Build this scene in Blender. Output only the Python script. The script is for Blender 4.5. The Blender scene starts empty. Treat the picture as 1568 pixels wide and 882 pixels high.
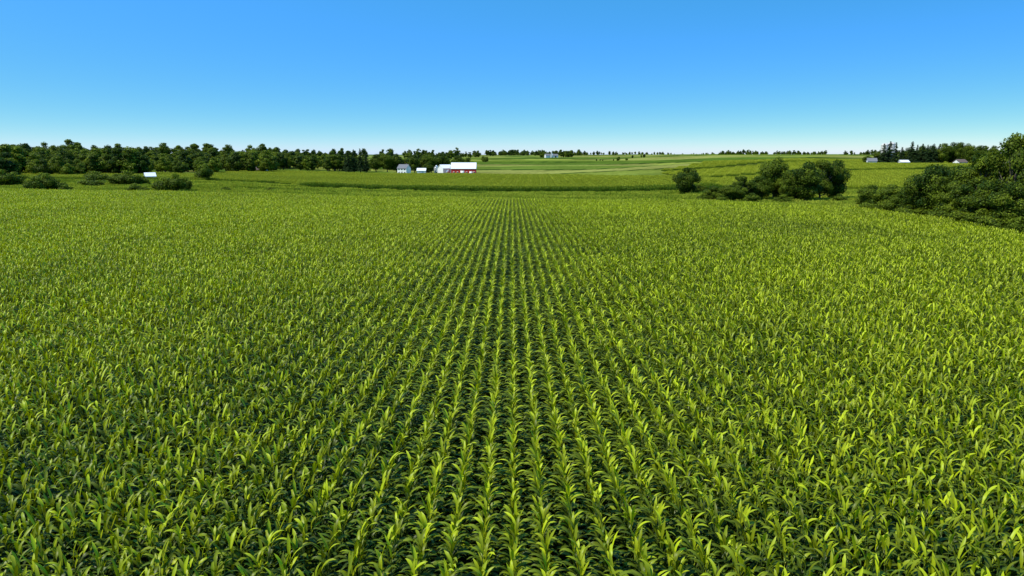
import bpy, math, random
import numpy as np
from mathutils import Vector
random.seed(7); rng=np.random.default_rng(7)
scene=bpy.context.scene
SUN_AZ=math.radians(244); SUN_EL=math.radians(53)

# ------------------------------------------------------------------ terrain height
YT=np.array([20,60,120,180,230,300,400,550,700,900,1300,2000,3500,9000.])
RT=np.array([-.753,-.465,-.157,0,.16,.4,.59,.753])
HT=np.array([
[0,0,-.2,-.4,-.8,-.8,-.3,1,2.5,5,7,9,10,10.5],
[0,0,-.3,-.9,-1.3,-1.8,-2.6,-3.3,-2,3,6.5,9,10,10.5],
[0,0,-.5,-1.5,-3.0,-5.2,-6.7,-7.3,-7.3,-5,-1,4,8,10.3],
[0,0,-.5,-1.8,-3.6,-5.5,-7.0,-7.8,-7.0,-3.6,1.5,6,9,10],
[0,0,-.5,-2,-3.8,-5.4,-6.2,-5.2,-3,0,4.2,7,9.2,10],
[0,0,-.8,-2.5,-3.3,-3.0,-.6,2.2,4.6,7.2,10.2,11.2,11.0,10.8],
[0,0,-1.2,-2.5,-2.8,-2,-.1,2.5,4.6,7.2,9.8,10.9,10.9,10.8],
[0,0,-1.5,-2.5,-2.5,-1.5,0,1.7,3.8,6.3,8.8,10,10.5,10.7]])
LN=300; RN=200
lg=np.linspace(math.log(20),math.log(9000),LN); rr=np.linspace(-1,1,RN)
tmp=np.array([np.interp(lg,np.log(YT),row) for row in HT])
TAB=np.array([np.interp(rr,RT,tmp[:,j]) for j in range(LN)])
for _ in range(14):
    p=np.pad(TAB,1,mode='edge')
    TAB=(p[1:-1,1:-1]*2+p[:-2,1:-1]+p[2:,1:-1]+p[1:-1,:-2]+p[1:-1,2:])/6
def height(x,y):
    x=np.asarray(x,float); y=np.asarray(y,float)
    yy=np.clip(y,20,8999); r=np.clip(x/np.maximum(y,60),-1,1)
    a=(np.log(yy)-lg[0])/(lg[1]-lg[0]); b=(r+1)/2*(RN-1)
    i=np.clip(a.astype(int),0,LN-2); j=np.clip(b.astype(int),0,RN-2); fa=a-i; fb=b-j
    z=(TAB[i,j]*(1-fa)+TAB[i+1,j]*fa)*(1-fb)+(TAB[i,j+1]*(1-fa)+TAB[i+1,j+1]*fa)*fb
    k=np.clip((y-120)/400,0,1)
    z=z+k*(0.5*np.sin(x/47+1)*np.sin(y/61)+0.35*np.sin(x/23+y/37))
    k3=np.clip((y-330)/300,0,1)*np.clip((x+60)/120,0,1)
    z=z+k3*(1.3*np.sin(x/62+y/150)*np.sin(y/88+.6)+.5*np.sin(y/41-x/90))
    k2=np.clip((y-800)/1500,0,1)
    return z+k2*(2.2*np.sin(x/310+.5)+1.4*np.sin(x/140+y/300)+1.0*np.sin(x/520+y/210))
def H(x,y): return float(height(np.array([x]),np.array([y]))[0])
def vnoise(x,y,s,seed=0):
    r=np.random.default_rng(seed); g=r.random((64,64))
    u=x/s+1000; v=y/s+1000; i=np.floor(u).astype(int); j=np.floor(v).astype(int)
    a=u-i; b=v-j; a=a*a*(3-2*a); b=b*b*(3-2*b)
    G=lambda i,j:g[i%64,j%64]
    return (G(i,j)*(1-a)+G(i+1,j)*a)*(1-b)+(G(i,j+1)*(1-a)+G(i+1,j+1)*a)*b
def inpoly(x,y,poly):
    c=np.zeros(np.shape(x),bool); n=len(poly)
    for k in range(n):
        x1,y1=poly[k]; x2,y2=poly[(k+1)%n]
        if y1==y2: continue
        c^=((y1>y)!=(y2>y))&(x<(x2-x1)*(y-y1)/(y2-y1)+x1)
    return c

# ------------------------------------------------------------------ materials
def newmat(name):
    m=bpy.data.materials.new(name); m.use_nodes=True; nt=m.node_tree; nt.nodes.clear()
    return m,nt,nt.nodes,nt.links
def leaf_mat(name,dark,light,trans=.3,rough=.45,attr='lc',spec=.5,tintamp=1.0,rib=(.30,.36,.04)):
    m,nt,N,L=newmat(name)
    out=N.new('ShaderNodeOutputMaterial')
    at=N.new('ShaderNodeAttribute'); at.attribute_name=attr
    sep=N.new('ShaderNodeSeparateColor'); L.new(at.outputs['Color'],sep.inputs[0])
    ti=N.new('ShaderNodeAttribute'); ti.attribute_type='INSTANCER'; ti.attribute_name='tint'
    ad=N.new('ShaderNodeMath'); ad.operation='MULTIPLY_ADD'
    L.new(ti.outputs['Fac'],ad.inputs[0]); ad.inputs[1].default_value=tintamp; L.new(sep.outputs[0],ad.inputs[2])
    ad.use_clamp=True
    mx=N.new('ShaderNodeMix'); mx.data_type='RGBA'; L.new(ad.outputs[0],mx.inputs['Factor'])
    mx.inputs['A'].default_value=(*dark,1); mx.inputs['B'].default_value=(*light,1)
    mid=N.new('ShaderNodeMix'); mid.data_type='RGBA'; mid.blend_type='MIX'
    L.new(sep.outputs[1],mid.inputs['Factor']); L.new(mx.outputs['Result'],mid.inputs['A'])
    mid.inputs['B'].default_value=(*rib,1)
    br=N.new('ShaderNodeMix'); br.data_type='RGBA'; br.blend_type='MULTIPLY'; br.inputs['Factor'].default_value=1
    mr=N.new('ShaderNodeMapRange'); L.new(sep.outputs[2],mr.inputs[0]); mr.inputs[3].default_value=.5; mr.inputs[4].default_value=1.45
    L.new(mid.outputs['Result'],br.inputs['A']); L.new(mr.outputs[0],br.inputs['B'])
    col=br.outputs['Result']
    p=N.new('ShaderNodeBsdfPrincipled'); p.inputs['Roughness'].default_value=rough
    p.inputs['Specular IOR Level'].default_value=spec
    L.new(col,p.inputs['Base Color'])
    t=N.new('ShaderNodeBsdfTranslucent')
    g=N.new('ShaderNodeMix'); g.data_type='RGBA'; g.blend_type='MULTIPLY'; g.inputs['Factor'].default_value=1
    L.new(col,g.inputs['A']); g.inputs['B'].default_value=(1.6,1.5,.4,1)
    L.new(g.outputs['Result'],t.inputs['Color'])
    ms=N.new('ShaderNodeMixShader'); ms.inputs[0].default_value=trans
    L.new(p.outputs[0],ms.inputs[1]); L.new(t.outputs[0],ms.inputs[2]); L.new(ms.outputs[0],out.inputs[0])
    return m
def plain(name,col,rough=.7,noise=.12,scale=3,metal=0,stripe=None):
    m,nt,N,L=newmat(name)
    out=N.new('ShaderNodeOutputMaterial'); p=N.new('ShaderNodeBsdfPrincipled')
    tc=N.new('ShaderNodeTexCoord'); n=N.new('ShaderNodeTexNoise'); n.inputs['Scale'].default_value=scale; n.inputs['Detail'].default_value=5
    L.new(tc.outputs['Object'],n.inputs['Vector'])
    mr=N.new('ShaderNodeMapRange'); L.new(n.outputs[0],mr.inputs[0]); mr.inputs[1].default_value=.3; mr.inputs[2].default_value=.7
    mr.inputs[3].default_value=1-noise; mr.inputs[4].default_value=1+noise
    mx=N.new('ShaderNodeMix'); mx.data_type='RGBA'; mx.blend_type='MULTIPLY'; mx.inputs['Factor'].default_value=1
    mx.inputs['A'].default_value=(*col,1); L.new(mr.outputs[0],mx.inputs['B'])
    L.new(mx.outputs['Result'],p.inputs['Base Color']); p.inputs['Roughness'].default_value=rough; p.inputs['Metallic'].default_value=metal
    if stripe:
        w=N.new('ShaderNodeTexWave'); w.inputs['Scale'].default_value=stripe; L.new(tc.outputs['Object'],w.inputs['Vector'])
        b=N.new('ShaderNodeBump'); b.inputs['Strength'].default_value=.4; L.new(w.outputs[0],b.inputs['Height']); L.new(b.outputs[0],p.inputs['Normal'])
    L.new(p.outputs[0],out.inputs[0]); return m
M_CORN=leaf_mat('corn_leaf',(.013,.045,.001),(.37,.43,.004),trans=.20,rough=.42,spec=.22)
M_CORNFAR=leaf_mat('corn_leaf_distant',(.055,.11,.005),(.31,.34,.025),trans=.25,rough=.6,spec=.08)
M_GRASS=leaf_mat('meadow_grass',(.10,.17,.010),(.40,.43,.045),trans=.25,rough=.7,spec=.06)
M_TREE=leaf_mat('tree_foliage',(.016,.042,.003),(.16,.21,.012),trans=.25,rough=.55,spec=.10)
M_CONIF=leaf_mat('conifer_needles',(.012,.030,.008),(.045,.08,.016),trans=.08,rough=.6,spec=.1)
M_BARK=plain('bark',(.07,.055,.04),.9,.4,6)
M_STALK=plain('corn_stalk',(.07,.12,.02),.6,.2,8)
M_WHITE=plain('white_painted_siding',(.78,.78,.76),.6,.05,2,stripe=3)
M_ROOFW=plain('white_metal_roof',(.8,.81,.82),.35,.06,1,stripe=2)
M_RED=plain('red_barn_siding',(.50,.02,.015),.7,.15,2,stripe=3)
M_GREYROOF=plain('grey_shingle_roof',(.16,.16,.17),.9,.2,4)
M_BROWNROOF=plain('brown_shingle_roof',(.13,.09,.07),.9,.2,4)
M_DARK=plain('dark_window_glass',(.03,.035,.04),.15,.05,1)
M_BIN=plain('galvanized_steel',(.62,.64,.66),.35,.06,2,metal=.5)
M_CONC=plain('silo_concrete',(.55,.54,.5),.9,.1,2)

# ------------------------------------------------------------------ mesh helper
def mk_mesh(name,V,F,mats,midx=None,col=None,smooth=False):
    V=np.asarray(V,np.float32); F=np.asarray(F,np.int32); n=F.shape[1]
    me=bpy.data.meshes.new(name)
    me.vertices.add(len(V)); me.vertices.foreach_set('co',V.ravel())
    me.loops.add(F.size); me.loops.foreach_set('vertex_index',F.ravel())
    me.polygons.add(len(F)); me.polygons.foreach_set('loop_start',np.arange(len(F),dtype=np.int32)*n)
    for m in mats: me.materials.append(m)
    if midx is not None: me.polygons.foreach_set('material_index',np.asarray(midx,np.int32))
    if smooth: me.polygons.foreach_set('use_smooth',np.ones(len(F),bool))
    me.update(calc_edges=True)
    if col is not None:
        a=me.color_attributes.new('lc','FLOAT_COLOR','POINT')
        c=np.ones((len(V),4),np.float32); c[:,:3]=col; a.data.foreach_set('color',c.ravel())
    me.validate(); return me
def add_obj(name,me,loc=(0,0,0),rz=0,sc=(1,1,1),parent=None):
    o=bpy.data.objects.new(name,me); o.location=loc; o.rotation_euler=(0,0,rz); o.scale=sc
    scene.collection.objects.link(o)
    if parent: o.parent=parent
    return o
class Buf:
    def __init__(s): s.V=[];s.F=[];s.M=[];s.C=[];s.n=0
    def add(s,V,F,m,C):
        V=np.asarray(V,float);F=np.asarray(F,int)
        s.V.append(V);s.F.append(F+s.n);s.M.append(np.full(len(F),m));
        C=np.asarray(C,float)
        if C.ndim==1: C=np.tile(C,(len(V),1))
        s.C.append(C);s.n+=len(V)
    def mesh(s,name,mats,smooth=False,fit=None):
        V=np.concatenate(s.V)
        if fit:
            h,w=fit
            V[:,2]*=h/np.percentile(V[:,2],99.9)
            ex=max(np.percentile(V[:,0],99.5)-np.percentile(V[:,0],.5),np.percentile(V[:,1],99.5)-np.percentile(V[:,1],.5))
            V[:,:2]*=w/ex
        return mk_mesh(name,V,np.concatenate(s.F),mats,np.concatenate(s.M),np.concatenate(s.C),smooth)
def tube(p0,p1,r0,r1,n=6):
    p0=np.array(p0,float);p1=np.array(p1,float);d=p1-p0;d/=np.linalg.norm(d)+1e-9
    a=np.cross(d,[0,0,1] if abs(d[2])<.9 else [1,0,0]);a/=np.linalg.norm(a);b=np.cross(d,a)
    t=np.arange(n)*2*math.pi/n
    ring=np.outer(np.cos(t),a)+np.outer(np.sin(t),b)
    V=np.vstack([p0+ring*r0,p1+ring*r1]);F=[[i,(i+1)%n,n+(i+1)%n,n+i] for i in range(n)]
    return V,F

# ------------------------------------------------------------------ corn
def corn_leaf(buf,base,az,e0,e1,length,width,age,R,nseg=6,fold=.28,rib=True):
    s=np.linspace(0,1,nseg+1)
    el=e0+(e1-e0)*s**R.uniform(1.0,1.7)
    tw=R.uniform(-.45,.45)
    azs=az+tw*s**2
    step=length/nseg
    d=np.stack([np.cos(el)*np.cos(azs),np.cos(el)*np.sin(azs),np.sin(el)],1)
    c=np.vstack([[0,0,0],np.cumsum((d[:-1]+d[1:])/2*step,0)])+base
    roll=R.uniform(-.6,.6)*s
    side=np.stack([-np.sin(azs),np.cos(azs),0*s],1)
    up=np.cross(side,d)*-1; up*=np.sign(up[:,2:3]+1e-6)
    sd=side*np.cos(roll)[:,None]+up*np.sin(roll)[:,None]
    w=width*.5*np.clip((.55+1.9*s)*(1-s**2.2)/1.15,0.02,1.05)
    wav=1+.14*np.sin(s*18+R.uniform(0,6))
    l=c+sd*(w*wav)[:,None]+up*(w*fold)[:,None]; r=c-sd*(w*wav)[:,None]+up*(w*fold*(2-wav))[:,None]
    n=nseg+1
    V=np.vstack([l,c,r]);F=[]
    for i in range(nseg):
        F.append([i,i+1,n+i+1,n+i]);F.append([n+i,n+i+1,2*n+i+1,2*n+i])
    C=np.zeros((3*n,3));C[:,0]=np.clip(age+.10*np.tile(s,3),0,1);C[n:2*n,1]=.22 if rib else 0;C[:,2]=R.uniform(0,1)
    buf.add(V,F,0,C)
def corn_plant(buf,x,y,R,lod=0):
    hgt=R.uniform(1.85,2.2)*(1 if R.random()>.10 else .82); lean=np.array([R.normal(0,.035),R.normal(0,.06),0])
    base_az=R.normal(0,.55); pv=R.normal(0,.10)
    nl=R.integers(9,12) if lod==0 else 6
    b0=np.array([x+R.normal(0,.018),y,0.])
    if lod==0:
        V,F=tube(b0+[0,0,.5],b0+lean+[0,0,hgt*.85],.014,.008,4); buf.add(V,F,1,[.5,0,.5])
    for k in range(nl):
        t=(k+1)/nl
        h=(.32+.58*t)*hgt if lod==0 else (.35+.55*t)*hgt
        az=base_az+(k%2)*math.pi+R.normal(0,.45)
        if t>.76:
            e0=R.uniform(1.15,1.5); e1=R.uniform(-.5,1.15); L=R.uniform(.34,.58); W=.078; az=R.uniform(0,6.28)
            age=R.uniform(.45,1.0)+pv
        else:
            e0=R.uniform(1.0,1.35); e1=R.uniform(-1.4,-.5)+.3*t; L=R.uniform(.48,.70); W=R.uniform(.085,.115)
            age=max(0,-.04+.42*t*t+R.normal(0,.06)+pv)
        if lod: W*=1.5
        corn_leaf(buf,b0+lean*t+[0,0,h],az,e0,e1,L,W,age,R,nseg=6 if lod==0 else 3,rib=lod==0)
def coll(name): return bpy.data.collections.new(name)
C_ROW=coll('corn_row_variants')
for v in range(16):
    R=np.random.default_rng(100+v); b=Buf()
    for rw in (-1,0,1):
        for k in range(11):
            if R.random()<.04: continue
            corn_plant(b,rw*.76,(k-5)*2/11+R.normal(0,.025),R)
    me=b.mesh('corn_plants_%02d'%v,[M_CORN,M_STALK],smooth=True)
    C_ROW.objects.link(bpy.data.objects.new('corn_plants_%02d'%v,me))
C_PATCH=coll('corn_patch_variants')
for v in range(3):
    R=np.random.default_rng(300+v); b=Buf()
    for i in range(11):
        for j in range(28):
            corn_plant(b,(i-5)*.76,(j-13.5)*.3,R,lod=1)
    me=b.mesh('corn_patch_%d'%v,[M_CORNFAR,M_STALK])
    C_PATCH.objects.link(bpy.data.objects.new('corn_patch_%d'%v,me))
C_GRASS=coll('grass_patch_variants')
for v in range(3):
    R=np.random.default_rng(500+v); n=2600
    cx=R.uniform(-3.3,3.3,n);cy=R.uniform(-3.3,3.3,n);az=R.uniform(0,6.28,n);hh=R.uniform(.25,.8,n)*(1+.6*(vnoise(cx,cy,1.5,v)>.6));ww=R.uniform(.05,.12,n)
    dx=np.cos(az);dy=np.sin(az);lx=R.normal(0,.25,n)*hh;ly=R.normal(0,.25,n)*hh
    V=np.zeros((n,4,3))
    V[:,0]=np.stack([cx-dx*ww,cy-dy*ww,0*cx],1);V[:,1]=np.stack([cx+dx*ww,cy+dy*ww,0*cx],1)
    V[:,2]=np.stack([cx+dx*ww*.5+lx,cy+dy*ww*.5+ly,hh],1);V[:,3]=np.stack([cx-dx*ww*.5+lx,cy-dy*ww*.5+ly,hh],1)
    C=np.zeros((n,4,3));C[:,:,0]=R.uniform(.1,.7,n)[:,None];C[:,:,2]=R.random(n)[:,None]
    me=mk_mesh('grass_patch_%d'%v,V.reshape(-1,3),np.arange(4*n).reshape(-1,4),[M_GRASS],None,C.reshape(-1,3))
    C_GRASS.objects.link(bpy.data.objects.new('grass_patch_%d'%v,me))

# ------------------------------------------------------------------ trees
def leaves(buf,centers,normals,size,R,mi,age,jit=.8):
    n=len(centers)
    nr=normals+R.normal(0,jit,(n,3)); nr/=np.linalg.norm(nr,axis=1)[:,None]+1e-9
    a=np.cross(nr,R.normal(0,1,(n,3)));a/=np.linalg.norm(a,axis=1)[:,None]+1e-9;b=np.cross(nr,a)
    s=(size*R.uniform(.55,1.25,n))[:,None];asp=R.uniform(.5,.9,n)[:,None]
    V=np.stack([centers-a*s*.5,centers-b*s*.5*asp,centers+a*s*.5,centers+b*s*.5*asp],1)
    C=np.zeros((n,4,3));C[:,:,0]=age[:,None];C[:,:,2]=R.random(n)[:,None]
    buf.add(V.reshape(-1,3),np.arange(4*n).reshape(-1,4),mi,C.reshape(-1,3))
def decid(name,h,w,seed,nl=9000,ls=.42,low=.12,nb=22,bright=.0,open_=0):
    R=np.random.default_rng(seed);b=Buf()
    cz=h*(low+1)/2; rz=h*(1-low)/2
    bl=[];tries=0
    while len(bl)<nb and tries<4000:
        tries+=1
        p=R.uniform(-1,1,3)
        if not .35<np.linalg.norm(p)<1: continue
        q=p.copy(); wz=1-.35*max(0,p[2])**1.5-.15*max(0,-p[2])
        br=R.uniform(.20,.40)*w*.5*(1-.35*open_)
        c=np.array([q[0]*(w*.5-br)*wz*1.05,q[1]*(w*.5-br)*wz*1.05,cz+q[2]*(rz-br*.7)])
        if any(np.linalg.norm(c-o[0])<.55*(br+o[1])*.75 for o in bl) and R.random()<.8: continue
        bl.append((c,br))
    k_=len(bl)
    if not open_: bl.append((np.array([0,0,cz]),w*.25))
    bl.append((np.array([0,0,cz-rz*.35]),w*.22)); bl.append((np.array([w*.04,0,cz+rz*.72]),w*.13))
    tw=h*.022+.06; p=np.array([0,0,-.3]);
    for k in range(5):
        q=np.array([R.normal(0,.02)*h,R.normal(0,.02)*h,h*.72*(k+1)/5]);V,F=tube(p,q,tw*(1-k*.17),tw*(1-(k+1)*.17),7)
        b.add(V,F,1,[.3,0,.5]);p=q
    for c,r in bl[:k_]:
        st=np.array([0,0,min(max(h*.15,c[2]*.55),h*.6)]);mid=(st+c)/2+np.array([0,0,-.03*h])
        V,F=tube(st,mid,tw*.38,tw*.25,5);b.add(V,F,1,[.3,0,.5]);V,F=tube(mid,c,tw*.25,tw*.08,5);b.add(V,F,1,[.3,0,.5])
    tot=sum(r**2 for c,r in bl)
    for c,r in bl:
        n=int(nl*r**2/tot)
        u=R.normal(0,1,(n,3));u/=np.linalg.norm(u,axis=1)[:,None]
        lump=1+.22*np.sin(u[:,0]*5+c[0]*3)*np.sin(u[:,1]*5+c[1]*3)*np.sin(u[:,2]*6+c[2])+R.normal(0,.11,n)
        rad=r*lump*(1-.45*R.random(n)**2.5)
        P=c+u*rad[:,None]*np.array([1,1,.78])
        out=P-np.array([0,0,cz]);out/=np.linalg.norm(out,axis=1)[:,None]+1e-9
        age=np.clip(bright+R.normal(.38,.14,n)+R.normal(0,.16)+.12*u[:,2],0,1)
        leaves(b,P,u*.9+out*.4+[0,0,.2],ls,R,0,age,.5)
    return b.mesh(name,[M_TREE,M_BARK],fit=(h,w))
def conif(name,h,w,seed,nl=6000,ls=.45,irregular=.2):
    R=np.random.default_rng(seed);b=Buf()
    V,F=tube((0,0,-.3),(0,0,h*.97),h*.02+.05,.03,7);b.add(V,F,1,[.3,0,.5])
    P=[];U=[];z=h*.1
    br=[]
    while z<h*.97:
        t=z/h; rad=w*.5*(1-t)**.8*(.75+.5*R.random())
        for k in range(6):
            if R.random()<irregular: continue
            a=R.uniform(0,6.28);L=rad*R.uniform(.65,1.15)+.15
            e=np.array([math.cos(a)*L,math.sin(a)*L,z-.18*L+.1*L*t]);br.append((np.array([0,0,z]),e,L))
        z+=h*.032
    tot=sum(x[2] for x in br)
    for s,e,L in br:
        V,F=tube(s,e,.05,.015,4);b.add(V,F,1,[.3,0,.5])
        n=max(6,int(nl*L/tot));t=R.uniform(.12,1,n)
        Q=s+(e-s)*t[:,None]+R.normal(0,1,(n,3))*np.array([.14,.14,.09])*L*(1.15-t*.7)[:,None];Q[:,2]-=.06*L*R.random(n)
        P.append(Q);U.append(np.tile((e-s)/L+[0,0,.9],(n,1)))
    P=np.vstack(P);U=np.vstack(U);leaves(b,P,U,ls,R,0,np.clip(R.normal(.4,.2,len(P)),0,1),.6)
    return b.mesh(name,[M_CONIF,M_BARK])
C_FOREST=coll('forest_tree_variants')
for v in range(8):
    R=np.random.default_rng(40+v)
    me=decid('forest_tree_%d'%v,14*R.uniform(.7,1.2),R.uniform(8.5,13),700+v,nl=3600,ls=.75,low=.05,nb=15,bright=R.uniform(-.12,.22))
    C_FOREST.objects.link(bpy.data.objects.new('forest_tree_%d'%v,me))

# ------------------------------------------------------------------ scatter through geometry nodes
def scatter(name,x,y,z,rz,sc,idx,tint,collection):
    n=len(x);me=bpy.data.meshes.new(name);me.vertices.add(n)
    me.vertices.foreach_set('co',np.stack([x,y,z],1).astype(np.float32).ravel())
    def at(nm,ty,d,key='value'):
        a=me.attributes.new(nm,ty,'POINT');a.data.foreach_set(key,np.ascontiguousarray(d).ravel())
    r=np.zeros((n,3),np.float32);r[:,2]=rz
    at('rot','FLOAT_VECTOR',r,'vector')
    s=np.asarray(sc,np.float32); s=np.repeat(s[:,None],3,1) if s.ndim==1 else s
    at('scl','FLOAT_VECTOR',s,'vector');at('idx','INT',np.asarray(idx,np.int32));at('tint','FLOAT',np.asarray(tint,np.float32))
    o=add_obj(name,me)
    g=bpy.data.node_groups.new(name+'_nodes','GeometryNodeTree')
    g.interface.new_socket('Geometry',in_out='INPUT',socket_type='NodeSocketGeometry')
    g.interface.new_socket('Geometry',in_out='OUTPUT',socket_type='NodeSocketGeometry')
    N=g.nodes;L=g.links;gi=N.new('NodeGroupInput');go=N.new('NodeGroupOutput');ip=N.new('GeometryNodeInstanceOnPoints')
    ci=N.new('GeometryNodeCollectionInfo');ci.inputs['Collection'].default_value=collection
    ci.inputs['Separate Children'].default_value=True;ci.inputs['Reset Children'].default_value=True
    def na(nm,ty):
        k=N.new('GeometryNodeInputNamedAttribute');k.data_type=ty;k.inputs['Name'].default_value=nm;return k.outputs['Attribute']
    L.new(gi.outputs[0],ip.inputs['Points']);L.new(ci.outputs[0],ip.inputs['Instance']);ip.inputs['Pick Instance'].default_value=True
    L.new(na('idx','INT'),ip.inputs['Instance Index']);L.new(na('rot','FLOAT_VECTOR'),ip.inputs['Rotation']);L.new(na('scl','FLOAT_VECTOR'),ip.inputs['Scale'])
    L.new(ip.outputs[0],go.inputs[0])
    md=o.modifiers.new('instances','NODES');md.node_group=g
    return o

# near corn field (rows run along Y)
FIELD=[(-330,-40),(-330,212),(-150,201),(-100,192),(-70,186),(-30,178),(0,175),(49,169),(63,158),(74,143),(75,120),(68,90),(70,50),(74,-40)]
rows=np.arange(-110,34)*2.28+.05
X=[];Y=[]
ys=np.arange(4,214,2.0)
for i,rx in enumerate(rows):
    m=(np.abs(rx)<ys*.92+14); yy=ys[m]; X.append(np.full(len(yy),rx)); Y.append(yy)
X=np.concatenate(X);Y=np.concatenate(Y);k=inpoly(X,Y+1.5*np.sin(X*.13),FIELD);X=X[k];Y=Y[k]
n=len(X)
tn=(vnoise(X*1.0,Y*.55,13,1)-.5)*.26+(vnoise(X,Y,5,2)-.5)*.24+(vnoise(X,Y,45,3)-.5)*.24
tn+=-.03+np.clip((Y-30)/130,0,1)*.15
hs=1+(vnoise(X,Y,9,5)-.5)*.14+rng.normal(0,.012,n)
sc=np.stack([np.ones(n),np.ones(n),hs],1)
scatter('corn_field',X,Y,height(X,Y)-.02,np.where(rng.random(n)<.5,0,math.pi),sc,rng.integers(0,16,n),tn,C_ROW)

def grid_region(poly,step,ang=0,jit=0):
    P=np.array(poly);cx,cy=P.mean(0)
    c,s=math.cos(ang),math.sin(ang)
    gx2,gy2=np.meshgrid(np.arange(-700,700,step),np.arange(-700,700,step));gx2=gx2.ravel();gy2=gy2.ravel()
    X=cx+gx2*c-gy2*s;Y=cy+gx2*s+gy2*c
    X=X+rng.uniform(-jit,jit,len(X));Y=Y+rng.uniform(-jit,jit,len(Y))
    k=inpoly(X,Y,poly);return X[k],Y[k]
F2=[(-92,296),(82,290),(112,330),(100,470),(60,560),(10,628),(-60,618),(-240,600),(-215,470),(-150,400)]
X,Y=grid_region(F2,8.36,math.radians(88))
tn=(vnoise(X,Y,40,11)-.5)*.3+.06+.1*(Y>470)-.6*(Y<310)  # front rows tinted dark: shade of the field's near face put into leaf colour
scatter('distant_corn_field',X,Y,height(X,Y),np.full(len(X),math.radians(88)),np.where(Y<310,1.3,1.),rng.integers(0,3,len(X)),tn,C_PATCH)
F3=[(88,262),(175,255),(330,440),(520,700),(330,760),(210,700),(120,560),(110,400)]
X,Y=grid_region(F3,8.36,math.radians(70))
band=np.sin((Y-.25*X+10*np.sin(X/60))/26)
k=band<.93; X=X[k];Y=Y[k];band=band[k]
scatter('hillside_corn_field',X,Y,height(X,Y),np.full(len(X),math.radians(70)),np.ones(len(X)),rng.integers(0,3,len(X)),.30+(vnoise(X,Y,50,12)-.5)*.25-.45*(band>.75),C_PATCH)
F4=[(-250,330),(-128,325),(-120,352),(-185,430),(-260,440),(-330,400)]
X,Y=grid_region(F4,8.36,math.radians(85))
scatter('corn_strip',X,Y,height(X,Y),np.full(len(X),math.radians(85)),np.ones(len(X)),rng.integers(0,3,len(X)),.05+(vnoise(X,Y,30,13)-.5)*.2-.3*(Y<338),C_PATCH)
G=[(-330,216),(-150,205),(-70,190),(0,179),(50,173),(66,160),(78,146),(76,60),(100,60),(175,250),(88,262),(82,287),(-92,293),(-122,322),(-250,326),(-330,330)]
X,Y=grid_region(G,5.2,.3,1.0)
scatter('meadow_grass',X,Y,height(X,Y),rng.uniform(0,6.28,len(X)),rng.uniform(.8,1.3,len(X)),rng.integers(0,3,len(X)),(vnoise(X,Y*2.2,16,21)-.5)*.9+.2,C_GRASS)

# ------------------------------------------------------------------ ground sheet
NR=700;NY=520
rg=np.linspace(-1.7,1.7,NR);yg=np.exp(np.linspace(math.log(12),math.log(9070),NY))-72
RG,YG=np.meshgrid(rg,yg);XG=RG*(YG+85);ZG=height(XG,YG)
x=XG.ravel();y=YG.ravel();z=ZG.ravel()
col=np.zeros((len(x),3));col[:]=(.15,.20,.03)
pal=np.array([(.11,.16,.018),(.21,.24,.04),(.07,.12,.014),(.17,.21,.032),(.23,.24,.055),(.11,.16,.022),(.19,.20,.045),(.08,.13,.016)])
u=np.log(np.maximum(y+.28*x+30*np.sin(x/170)+25*np.sin(x/90+y/200),50))*8
cell=np.floor(u).astype(int)+3*np.floor((x+.15*y+40*np.sin(y/260))/300).astype(int)
far=y>560
col[far]=pal[cell[far]%8]
edge=(np.abs(u-np.round(u))<.09)&far
col[edge]=np.where((np.round(u[edge]).astype(int)%3!=0)[:,None],np.array([[.025,.055,.008]]),np.array([[.18,.23,.04]]))
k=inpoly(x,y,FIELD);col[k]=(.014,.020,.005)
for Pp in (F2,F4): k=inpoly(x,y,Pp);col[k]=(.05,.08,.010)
k=inpoly(x,y,F3);col[k]=(.15,.19,.03)
k=inpoly(x,y,G);col[k]=(.18,.22,.025)
k=inpoly(x,y,[(-240,602),(-60,620),(-40,624),(-45,645),(-70,640),(-250,622)]);col[k]=(.25,.27,.06)
k=inpoly(x,y,[(-110,630),(-20,640),(-10,690),(-110,700)]);col[k]=(.12,.18,.03)
hz=np.clip((y-1500)/6000,0,1)[:,None];col=col*(1-.4*hz)+np.array([.11,.17,.12])*.4*hz  # distance haze painted into the far ground colour
idx=np.arange(NR*NY).reshape(NY,NR)
F=np.stack([idx[:-1,:-1],idx[:-1,1:],idx[1:,1:],idx[1:,:-1]],-1).reshape(-1,4)
m,nt,N,L=newmat('ground_fields')
out=N.new('ShaderNodeOutputMaterial');p=N.new('ShaderNodeBsdfPrincipled');p.inputs['Roughness'].default_value=1.0;p.inputs['Specular IOR Level'].default_value=0.0
at=N.new('ShaderNodeAttribute');at.attribute_name='lc'
tc=N.new('ShaderNodeTexCoord')
def noise(scale,vscale,lo,hi,det=6):
    mp=N.new('ShaderNodeMapping');mp.inputs['Scale'].default_value=vscale;L.new(tc.outputs['Object'],mp.inputs[0])
    n=N.new('ShaderNodeTexNoise');n.inputs['Scale'].default_value=scale;n.inputs['Detail'].default_value=det;L.new(mp.outputs[0],n.inputs['Vector'])
    r=N.new('ShaderNodeMapRange');L.new(n.outputs[0],r.inputs[0]);r.inputs[1].default_value=.3;r.inputs[2].default_value=.7;r.inputs[3].default_value=lo;r.inputs[4].default_value=hi
    return r.outputs[0]
def mul(a,b):
    q=N.new('ShaderNodeMix');q.data_type='RGBA';q.blend_type='MULTIPLY';q.inputs['Factor'].default_value=1;L.new(a,q.inputs['A']);L.new(b,q.inputs['B']);return q.outputs['Result']
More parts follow.
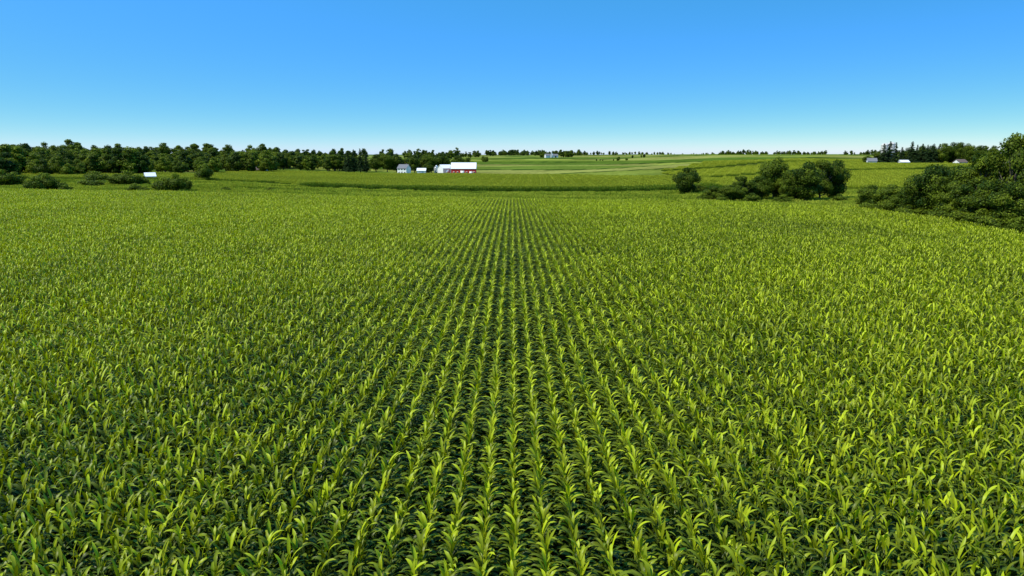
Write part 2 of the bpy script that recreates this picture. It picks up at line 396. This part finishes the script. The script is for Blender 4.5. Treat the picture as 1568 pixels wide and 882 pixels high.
c=mul(at.outputs['Color'],noise(.012,(1,1,1),.75,1.25));c=mul(c,noise(.25,(1,.5,1),.8,1.2));c=mul(c,noise(.05,(.3,2,1),.85,1.15))
L.new(c,p.inputs['Base Color']);L.new(p.outputs[0],out.inputs[0])
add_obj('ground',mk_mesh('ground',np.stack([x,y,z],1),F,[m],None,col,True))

# ------------------------------------------------------------------ individual trees
TM=[decid('tree_mesh_%d'%i,12,11,900+i,nl=14000,ls=.42,low=.04,nb=26,bright=[-.04,.04,.16,-.12][i]) for i in range(4)]
TO=[decid('open_tree_mesh_%d'%i,12,11,930+i,nl=11000,ls=.40,low=.08,nb=30,bright=[.10,-.02][i],open_=1) for i in range(2)]
TM=TM+TO
SM=[decid('shrub_mesh_%d'%i,5,6.5,950+i,nl=5000,ls=.34,low=.0,nb=15,bright=.06) for i in range(2)]
CM=[conif('conifer_mesh_%d'%i,18,[7,8,6][i],970+i,nl=5000,ls=.6) for i in range(3)]
def tree(name,x,y,h,w,mesh,base=12,bw=11,dz=0):
    add_obj(name,mesh,(x,y,H(x,y)+dz),random.uniform(0,6.28),(w/bw,w/bw,h/base))
T='broadleaf_tree'
tree(T,66,255,10.6,9.8,TM[3]);tree('shrub',73,262,4.5,5.5,SM[0],5,6.5)
for px,y,h,w,i in [(1098,196,5.0,6,0),(1122,192,5.5,7,1),(1140,196,8.0,8,5),(1165,200,8.0,8,0),(1190,206,13.4,9.5,2),(1212,198,9.5,7,0),(1238,196,12,10,3),(1262,204,12.8,10,4),(1282,208,12.6,9,3),(1224,206,9.5,8,2)]:
    tree(T,(px-784)*.00096*y,y,h,w,TM[i])
for px,y,h,w,i in [(1080,196,3,4,0),(1155,188,3.4,5,1),(1205,189,3.0,5,0),(1110,188,2.8,4,1),(1292,192,3,4,1)]:
    tree('shrub',(px-784)*.00096*y,y,h,w,SM[i],5,6.5)
for x_,y_,h,w,i in [(79,148,6.6,6,1),(81,143,6.8,7,2),(80,137,5.8,6,0),(85,141,7.6,7,3),(81,131,10.8,8,3),(87,137,11,9,0),(82,124,8,7,1),(88,128,13,9,3),(81,117,9,8,5),(93,124,13.4,9,1),(79,110,8.5,7,3),(83,112,16,9,4),(89,116,15.4,10,5),(77,102,8.5,7,0),(87,106,15.6,10,3),(96,117,15.4,10,2),(79,92,11,8,4),(90,94,14.5,11,5),(84,103,13.5,9,2),(84,120,12.5,8,4)]:
    tree(T,x_,y_,h,w,TM[i])
for x_,y_,h,w in [(77,143,3.6,5),(78,131,3.2,5),(79,124,3.4,5),(78,115,3.8,5),(75,103,3.8,5),(73,96,3.6,4),(76,108,4,5),(78,120,3.8,5),(74,91,3.6,4)]:
    tree('shrub',x_,y_,h,w,SM[int(y_)%2],5,6.5)
for px,y,h,w in [(46,208,5.6,6),(64,212,6.4,6),(78,214,4.8,6),(94,210,3,4),(200,214,3.4,5),(216,212,2.6,4),(248,216,5.4,7),(264,214,6.6,6),(280,220,5.4,5),(135,250,4,9),(310,330,9,9),(190,262,6.5,9),(175,268,5,8),(210,266,4.5,7),(-4,250,7,9),(16,254,6,8),(140,300,5.5,10),(60,290,5,9)]:
    tree('shrub',(px-784)*.00096*y,y,h,w,SM[int(px)%2],5,6.5)
for px,y,h,w in [(340,232,2,4),(380,236,1.5,5),(410,240,2,4),(520,235,1.4,4),(600,230,1.3,4),(640,232,1.6,3),(700,236,1.2,4),(450,250,1.6,5),(560,260,1.5,5)]:
    tree('shrub',(px-784)*.00096*y,y,h,w,SM[int(px)%2],5,6.5)
for px,y,h,w,i in [(533,668,21,10,0),(541,672,23,10,1),(551,670,24,10,2),(560,680,20,8,0),(640,690,18,8,1),(528,690,18,8,2)]:
    tree('spruce_tree',(px-784)*.00096*y,y,h,w,CM[i],18,7)
for px,y,h,w,i in [(575,690,18,14,0),(592,688,19,15,1),(606,692,18,14,3),(634,676,18,12,0),(652,684,17,12,2),(660,690,18,13,1),(676,694,20,15,3),(700,704,18,14,0),(716,706,16,12,1),(655,655,10,10,3)]:
    tree(T,(px-784)*.00096*y,y,h,w,TM[i])
for px,y,h,w,i in [(1353,596,19,10,0),(1362,600,21,10,1),(1371,592,20,10,2),(1381,604,16,9,0),(1396,600,21,10,1),(1404,598,18,9,2),(1412,606,19,10,0),(1420,598,18,10,2),(1429,600,19,10,1),(1438,604,19,10,0)]:
    tree('spruce_tree',(px-784)*.00096*y,y,h,w,CM[i],18,7)
for px,y,h,w,i in [(1410,615,17,13,0),(1425,615,17,13,3),(1446,600,19,13,1),(1458,604,20,13,3),(1470,600,20,13,0),(1482,598,19,12,2),(1390,612,15,12,3),(1345,606,12,10,1),(1500,612,18,14,0),(1520,560,15,12,1),(1495,590,10,10,2),(1329,602,8,8,2)]:
    tree(T,(px-784)*.00096*y,y,h,w,TM[i])

# ------------------------------------------------------------------ forests and treelines
def forest(name,spec):
    X=[];Y=[];S=[];Tn=[]
    for (p0,p1,y0,y1,n,s0,s1,t) in spec:
        px=rng.uniform(p0,p1,n);y=rng.uniform(y0,y1,n);X.append((px-784)*.00096*y);Y.append(y);S.append(rng.uniform(s0,s1,n));Tn.append(rng.normal(t,.22,n))
    X=np.concatenate(X);Y=np.concatenate(Y);S=np.concatenate(S);Tn=np.concatenate(Tn)
    S=S*(1+.65*(vnoise(X,Y,45,33)-.5))
    scatter(name,X,Y,height(X,Y)-.5,rng.uniform(0,6.28,len(X)),S,rng.integers(0,8,len(X)),Tn,C_FOREST)
forest('woodland',[(-260,40,345,400,95,.6,1.1,.2),(40,125,370,430,40,.5,.85,.14),(125,215,400,470,60,.6,.95,.1),(-260,420,560,700,330,.72,1.15,.05),(215,330,480,560,40,.5,.8,.1),(355,422,600,630,28,1.05,1.3,.26),(400,545,700,820,110,.85,1.2,.0),(-260,540,820,1000,240,.9,1.4,-.03),(540,700,740,820,60,.8,1.1,-.02)])
forest('distant_treeline',[(660,735,1700,1900,40,.8,1.1,-.05),(745,890,2300,2600,140,.9,1.3,-.05),(880,945,1900,2000,14,.5,.8,0),(890,1095,3000,3400,90,.5,.9,-.05),(965,990,1300,1320,5,.5,.7,-.05),(1095,1175,1850,2000,60,.6,.9,-.05),(1185,1265,2100,2300,66,.6,.9,-.05),(1290,1600,1700,1900,130,.5,.9,-.05),(-260,700,1500,1900,260,1.0,1.5,-.08),(885,960,1080,1100,7,.25,.4,.1),(1500,1900,700,850,60,.8,1.1,0)])

# ------------------------------------------------------------------ buildings
def boxm(name,x0,x1,y0,y1,z0,z1,mat,parent):
    V=[(x0,y0,z0),(x1,y0,z0),(x1,y1,z0),(x0,y1,z0),(x0,y0,z1),(x1,y0,z1),(x1,y1,z1),(x0,y1,z1)]
    F=[(0,3,2,1),(4,5,6,7),(0,1,5,4),(1,2,6,5),(2,3,7,6),(3,0,4,7)]
    return add_obj(name,mk_mesh(name,V,F,[mat]),parent=parent)
def building(name,px,y,w,d,wh,rh,wall,roof,rz=0,doors=(),windows=(),chim=False):
    x_=(px-784)*.00096*y
    e=bpy.data.objects.new(name,None);scene.collection.objects.link(e)
    e.location=(x_,y,H(x_,y));e.rotation_euler=(0,0,rz)
    me=bpy.data.meshes.new('walls');a=w/2;b=d/2;z0=-1.0
    me.from_pydata([(-a,-b,z0),(a,-b,z0),(a,b,z0),(-a,b,z0),(-a,-b,wh),(a,-b,wh),(a,b,wh),(-a,b,wh),(-a,0,wh+rh),(a,0,wh+rh)],[],
      [(0,1,5,4),(2,3,7,6),(1,2,6,9,5),(3,0,4,8,7)]);me.materials.append(wall);add_obj('walls',me,parent=e)
    o=.5;t=.18;sl=rh/b
    for s,nm in ((-1,'roof_front'),(1,'roof_back')):
        ye=s*(b+o);ze=wh-o*sl+.03;zr=wh+rh+.03
        V=[(-a-o,ye,ze),(a+o,ye,ze),(a+o,0,zr),(-a-o,0,zr),(-a-o,ye,ze+t),(a+o,ye,ze+t),(a+o,0,zr+t),(-a-o,0,zr+t)]
        me=bpy.data.meshes.new(nm);me.from_pydata(V,[],[(0,3,2,1),(4,5,6,7),(0,1,5,4),(1,2,6,5),(3,0,4,7)]);me.materials.append(roof);add_obj(nm,me,parent=e)
    for i,(c,ww,hh,mt) in enumerate(doors):
        boxm('door_%d'%i,c-ww/2,c+ww/2,-b-.06,-b+.01,0,hh,mt,e)
        boxm('door_trim_%d'%i,c-ww/2-.15,c+ww/2+.15,-b-.09,-b-.005,hh,hh+.2,M_WHITE,e)
    for i,(c,zz) in enumerate(windows):
        boxm('window_frame_%d'%i,c-.75,c+.75,-b-.05,-b+.01,zz-.12,zz+1.32,M_WHITE,e)
        boxm('window_%d'%i,c-.55,c+.55,-b-.08,-b-.0,zz,zz+1.15,M_DARK,e)
        boxm('side_window_%d'%i,-a-.05,-a+.01,-b*.5+i%2*b-.5,-b*.5+i%2*b+.5,1.2,2.4,M_DARK,e) if i<2 else None
    if chim: boxm('chimney',a*.4,a*.4+.8,.3,1.1,wh+rh*.5,wh+rh+.9,M_BROWNROOF,e)
    return e
def bin_(name,px,y,r,hh,rh,mat,dome=False):
    x_=(px-784)*.00096*y;n=28
    prof=[(r,-1)]
    k=0;zz=0
    while zz<hh: prof.append((r+(.05 if k%2 else 0),zz));zz+=.6;k+=1
    prof.append((r,hh));prof.append((r+.12,hh))
    if dome: prof+=[(r*math.cos(a),hh+rh*math.sin(a)) for a in np.linspace(.15,1.5,7)]
    else: prof+=[(.5,hh+rh),(.5,hh+rh+.4)]
    prof.append((.02,prof[-1][1]+.02))
    V=[(R_*math.cos(2*math.pi*i/n),R_*math.sin(2*math.pi*i/n),z_) for R_,z_ in prof for i in range(n)]
    F=[(j*n+i,j*n+(i+1)%n,(j+1)*n+(i+1)%n,(j+1)*n+i) for j in range(len(prof)-1) for i in range(n)]
    e=bpy.data.objects.new(name,None);scene.collection.objects.link(e);e.location=(x_,y,H(x_,y))
    add_obj('shell',mk_mesh('shell',V,F,[mat]),parent=e)
    boxm('door',-.5,.5,-r-.12,-r+.2,0,2,M_DARK,e);boxm('ladder',r*.5,r*.5+.4,-r*.9-.2,-r*.9+.2,0,hh,M_BIN,e)
building('red_barn',710,640,23,12,6.0,5.2,M_RED,M_ROOFW,0,doors=[(-1,3.6,3.8,M_WHITE),(7,3,3.2,M_WHITE)],windows=[(-9,1.8),(-5.5,1.8),(3,1.8),(10,1.8)])
building('white_machine_shed',681,652,10,14,5.5,3.2,M_WHITE,M_ROOFW,.5,doors=[(0,4,4,M_BIN)])
building('white_farmhouse',618,645,9.5,9,5.4,3.4,M_WHITE,M_GREYROOF,-.35,doors=[(0,1.1,2.2,M_DARK)],windows=[(-3,1.0),(3,1.0),(-3,3.7),(0,3.7),(3,3.7)],chim=True)
building('white_garage',645,650,8,7,3,2.2,M_WHITE,M_ROOFW,0,doors=[(0,4.5,2.4,M_BIN)])
bin_('grain_bin',692,650,3.2,6.5,2,M_BIN);bin_('grain_bin',668,662,2.6,6,1.6,M_BIN)
building('white_shed',226,330,4,5,2.6,1.5,M_WHITE,M_ROOFW,.6,doors=[(0,1.6,2.1,M_DARK)],windows=[(-1.3,1)])
building('small_farm_shed',392,590,8,6,3,2,M_WHITE,M_BROWNROOF,.3,doors=[(1,2,2.2,M_DARK)],windows=[(-2,1)])
building('small_farm_shed',408,585,5,5,2.6,1.5,M_BROWNROOF,M_ROOFW,0,doors=[(0,1.6,2,M_DARK)])
building('distant_farmhouse',838,1500,10,9,5,3.4,M_WHITE,M_GREYROOF,.3,windows=[(-3,1),(0,1),(3,1)]);building('distant_barn',850,1520,12,10,4,3.4,M_WHITE,M_GREYROOF,.2,doors=[(0,3.4,3.2,M_DARK)])
bin_('grain_bin',845,1490,3,8,2.4,M_BIN)
forest('farmyard_trees',[(856,884,1480,1560,11,.7,.95,0),(826,838,1510,1540,4,.6,.9,0),(735,752,1160,1190,5,.4,.6,0)])
building('white_farmhouse',1336,592,7,7,3.4,2.4,M_WHITE,M_GREYROOF,-.3,doors=[(0,1.1,2.1,M_DARK)],windows=[(-2.2,1),(2.2,1)])
bin_('silo',1354,615,3.2,17,2.2,M_CONC,True);bin_('silo',1364,618,3.2,18,2.2,M_CONC,True)
building('white_machine_shed',1385,588,7,6,2.8,1.6,M_WHITE,M_ROOFW,0,doors=[(0,3,2.6,M_BIN)])
building('brown_roof_house',1472,584,8,7,3,2.2,M_WHITE,M_BROWNROOF,.2,windows=[(-2.6,1),(2.6,1)],doors=[(0,1.1,2.1,M_DARK)])
building('brown_roof_house',1538,380,14,9,5,3.0,M_WHITE,M_BROWNROOF,-.3,windows=[(-4,1),(0,1),(4,1)],chim=True)

# ------------------------------------------------------------------ sky, sun, camera
w=bpy.data.worlds.new('World');scene.world=w;w.use_nodes=True;N=w.node_tree.nodes;L=w.node_tree.links
bg=N['Background'];sk=N.new('ShaderNodeTexSky');sk.sky_type='NISHITA';sk.sun_disc=False;sk.sun_elevation=SUN_EL;sk.sun_rotation=SUN_AZ
sk.air_density=1.0;sk.dust_density=.3;sk.ozone_density=2.5;sk.altitude=200
tc=N.new('ShaderNodeTexCoord');mp=N.new('ShaderNodeMapping');mp.inputs['Scale'].default_value=(1,1,3.2);nz=N.new('ShaderNodeVectorMath');nz.operation='NORMALIZE'
L.new(tc.outputs['Generated'],mp.inputs[0]);L.new(mp.outputs[0],nz.inputs[0]);L.new(nz.outputs[0],sk.inputs[0])
sp=N.new('ShaderNodeSeparateColor');cb=N.new('ShaderNodeCombineColor');L.new(sk.outputs[0],sp.inputs[0])
for i,(e_,a_) in enumerate([(1.18,.58),(.56,2.27),(-.16,9.6)]):
    mn=N.new('ShaderNodeMath');mn.operation='MAXIMUM';mn.inputs[1].default_value=.05;L.new(sp.outputs[i],mn.inputs[0])
    q=N.new('ShaderNodeMath');q.operation='POWER';q.inputs[1].default_value=e_;L.new(mn.outputs[0],q.inputs[0])
    r=N.new('ShaderNodeMath');r.operation='MULTIPLY';r.inputs[1].default_value=a_;L.new(q.outputs[0],r.inputs[0])
    o_=r.outputs[0]
    if i==2:
        b2=N.new('ShaderNodeMath');b2.operation='MULTIPLY';b2.inputs[1].default_value=2.3;L.new(sp.outputs[2],b2.inputs[0])
        b3=N.new('ShaderNodeMath');b3.operation='MINIMUM';L.new(o_,b3.inputs[0]);L.new(b2.outputs[0],b3.inputs[1]);o_=b3.outputs[0]
    L.new(o_,cb.inputs[i])
L.new(cb.outputs[0],bg.inputs['Color']);bg.inputs['Strength'].default_value=.13
sl=bpy.data.lights.new('sun','SUN');sl.energy=5.0;sl.angle=math.radians(.53);sl.color=(1,.95,.85)
so=bpy.data.objects.new('sun',sl);scene.collection.objects.link(so)
d=Vector((math.sin(SUN_AZ)*math.cos(SUN_EL),math.cos(SUN_AZ)*math.cos(SUN_EL),math.sin(SUN_EL)))
so.rotation_euler=d.to_track_quat('Z','Y').to_euler();so.location=(0,0,80)
cam=bpy.data.cameras.new('camera');co=bpy.data.objects.new('camera',cam);scene.collection.objects.link(co)
cam.lens=23.44;cam.sensor_width=36;cam.clip_end=20000;cam.clip_start=.1
co.location=(0,0,11.3);co.rotation_euler=(math.radians(90-11.3),0,0);scene.camera=co
scene.view_settings.view_transform='Standard';scene.view_settings.look='None';scene.view_settings.exposure=0
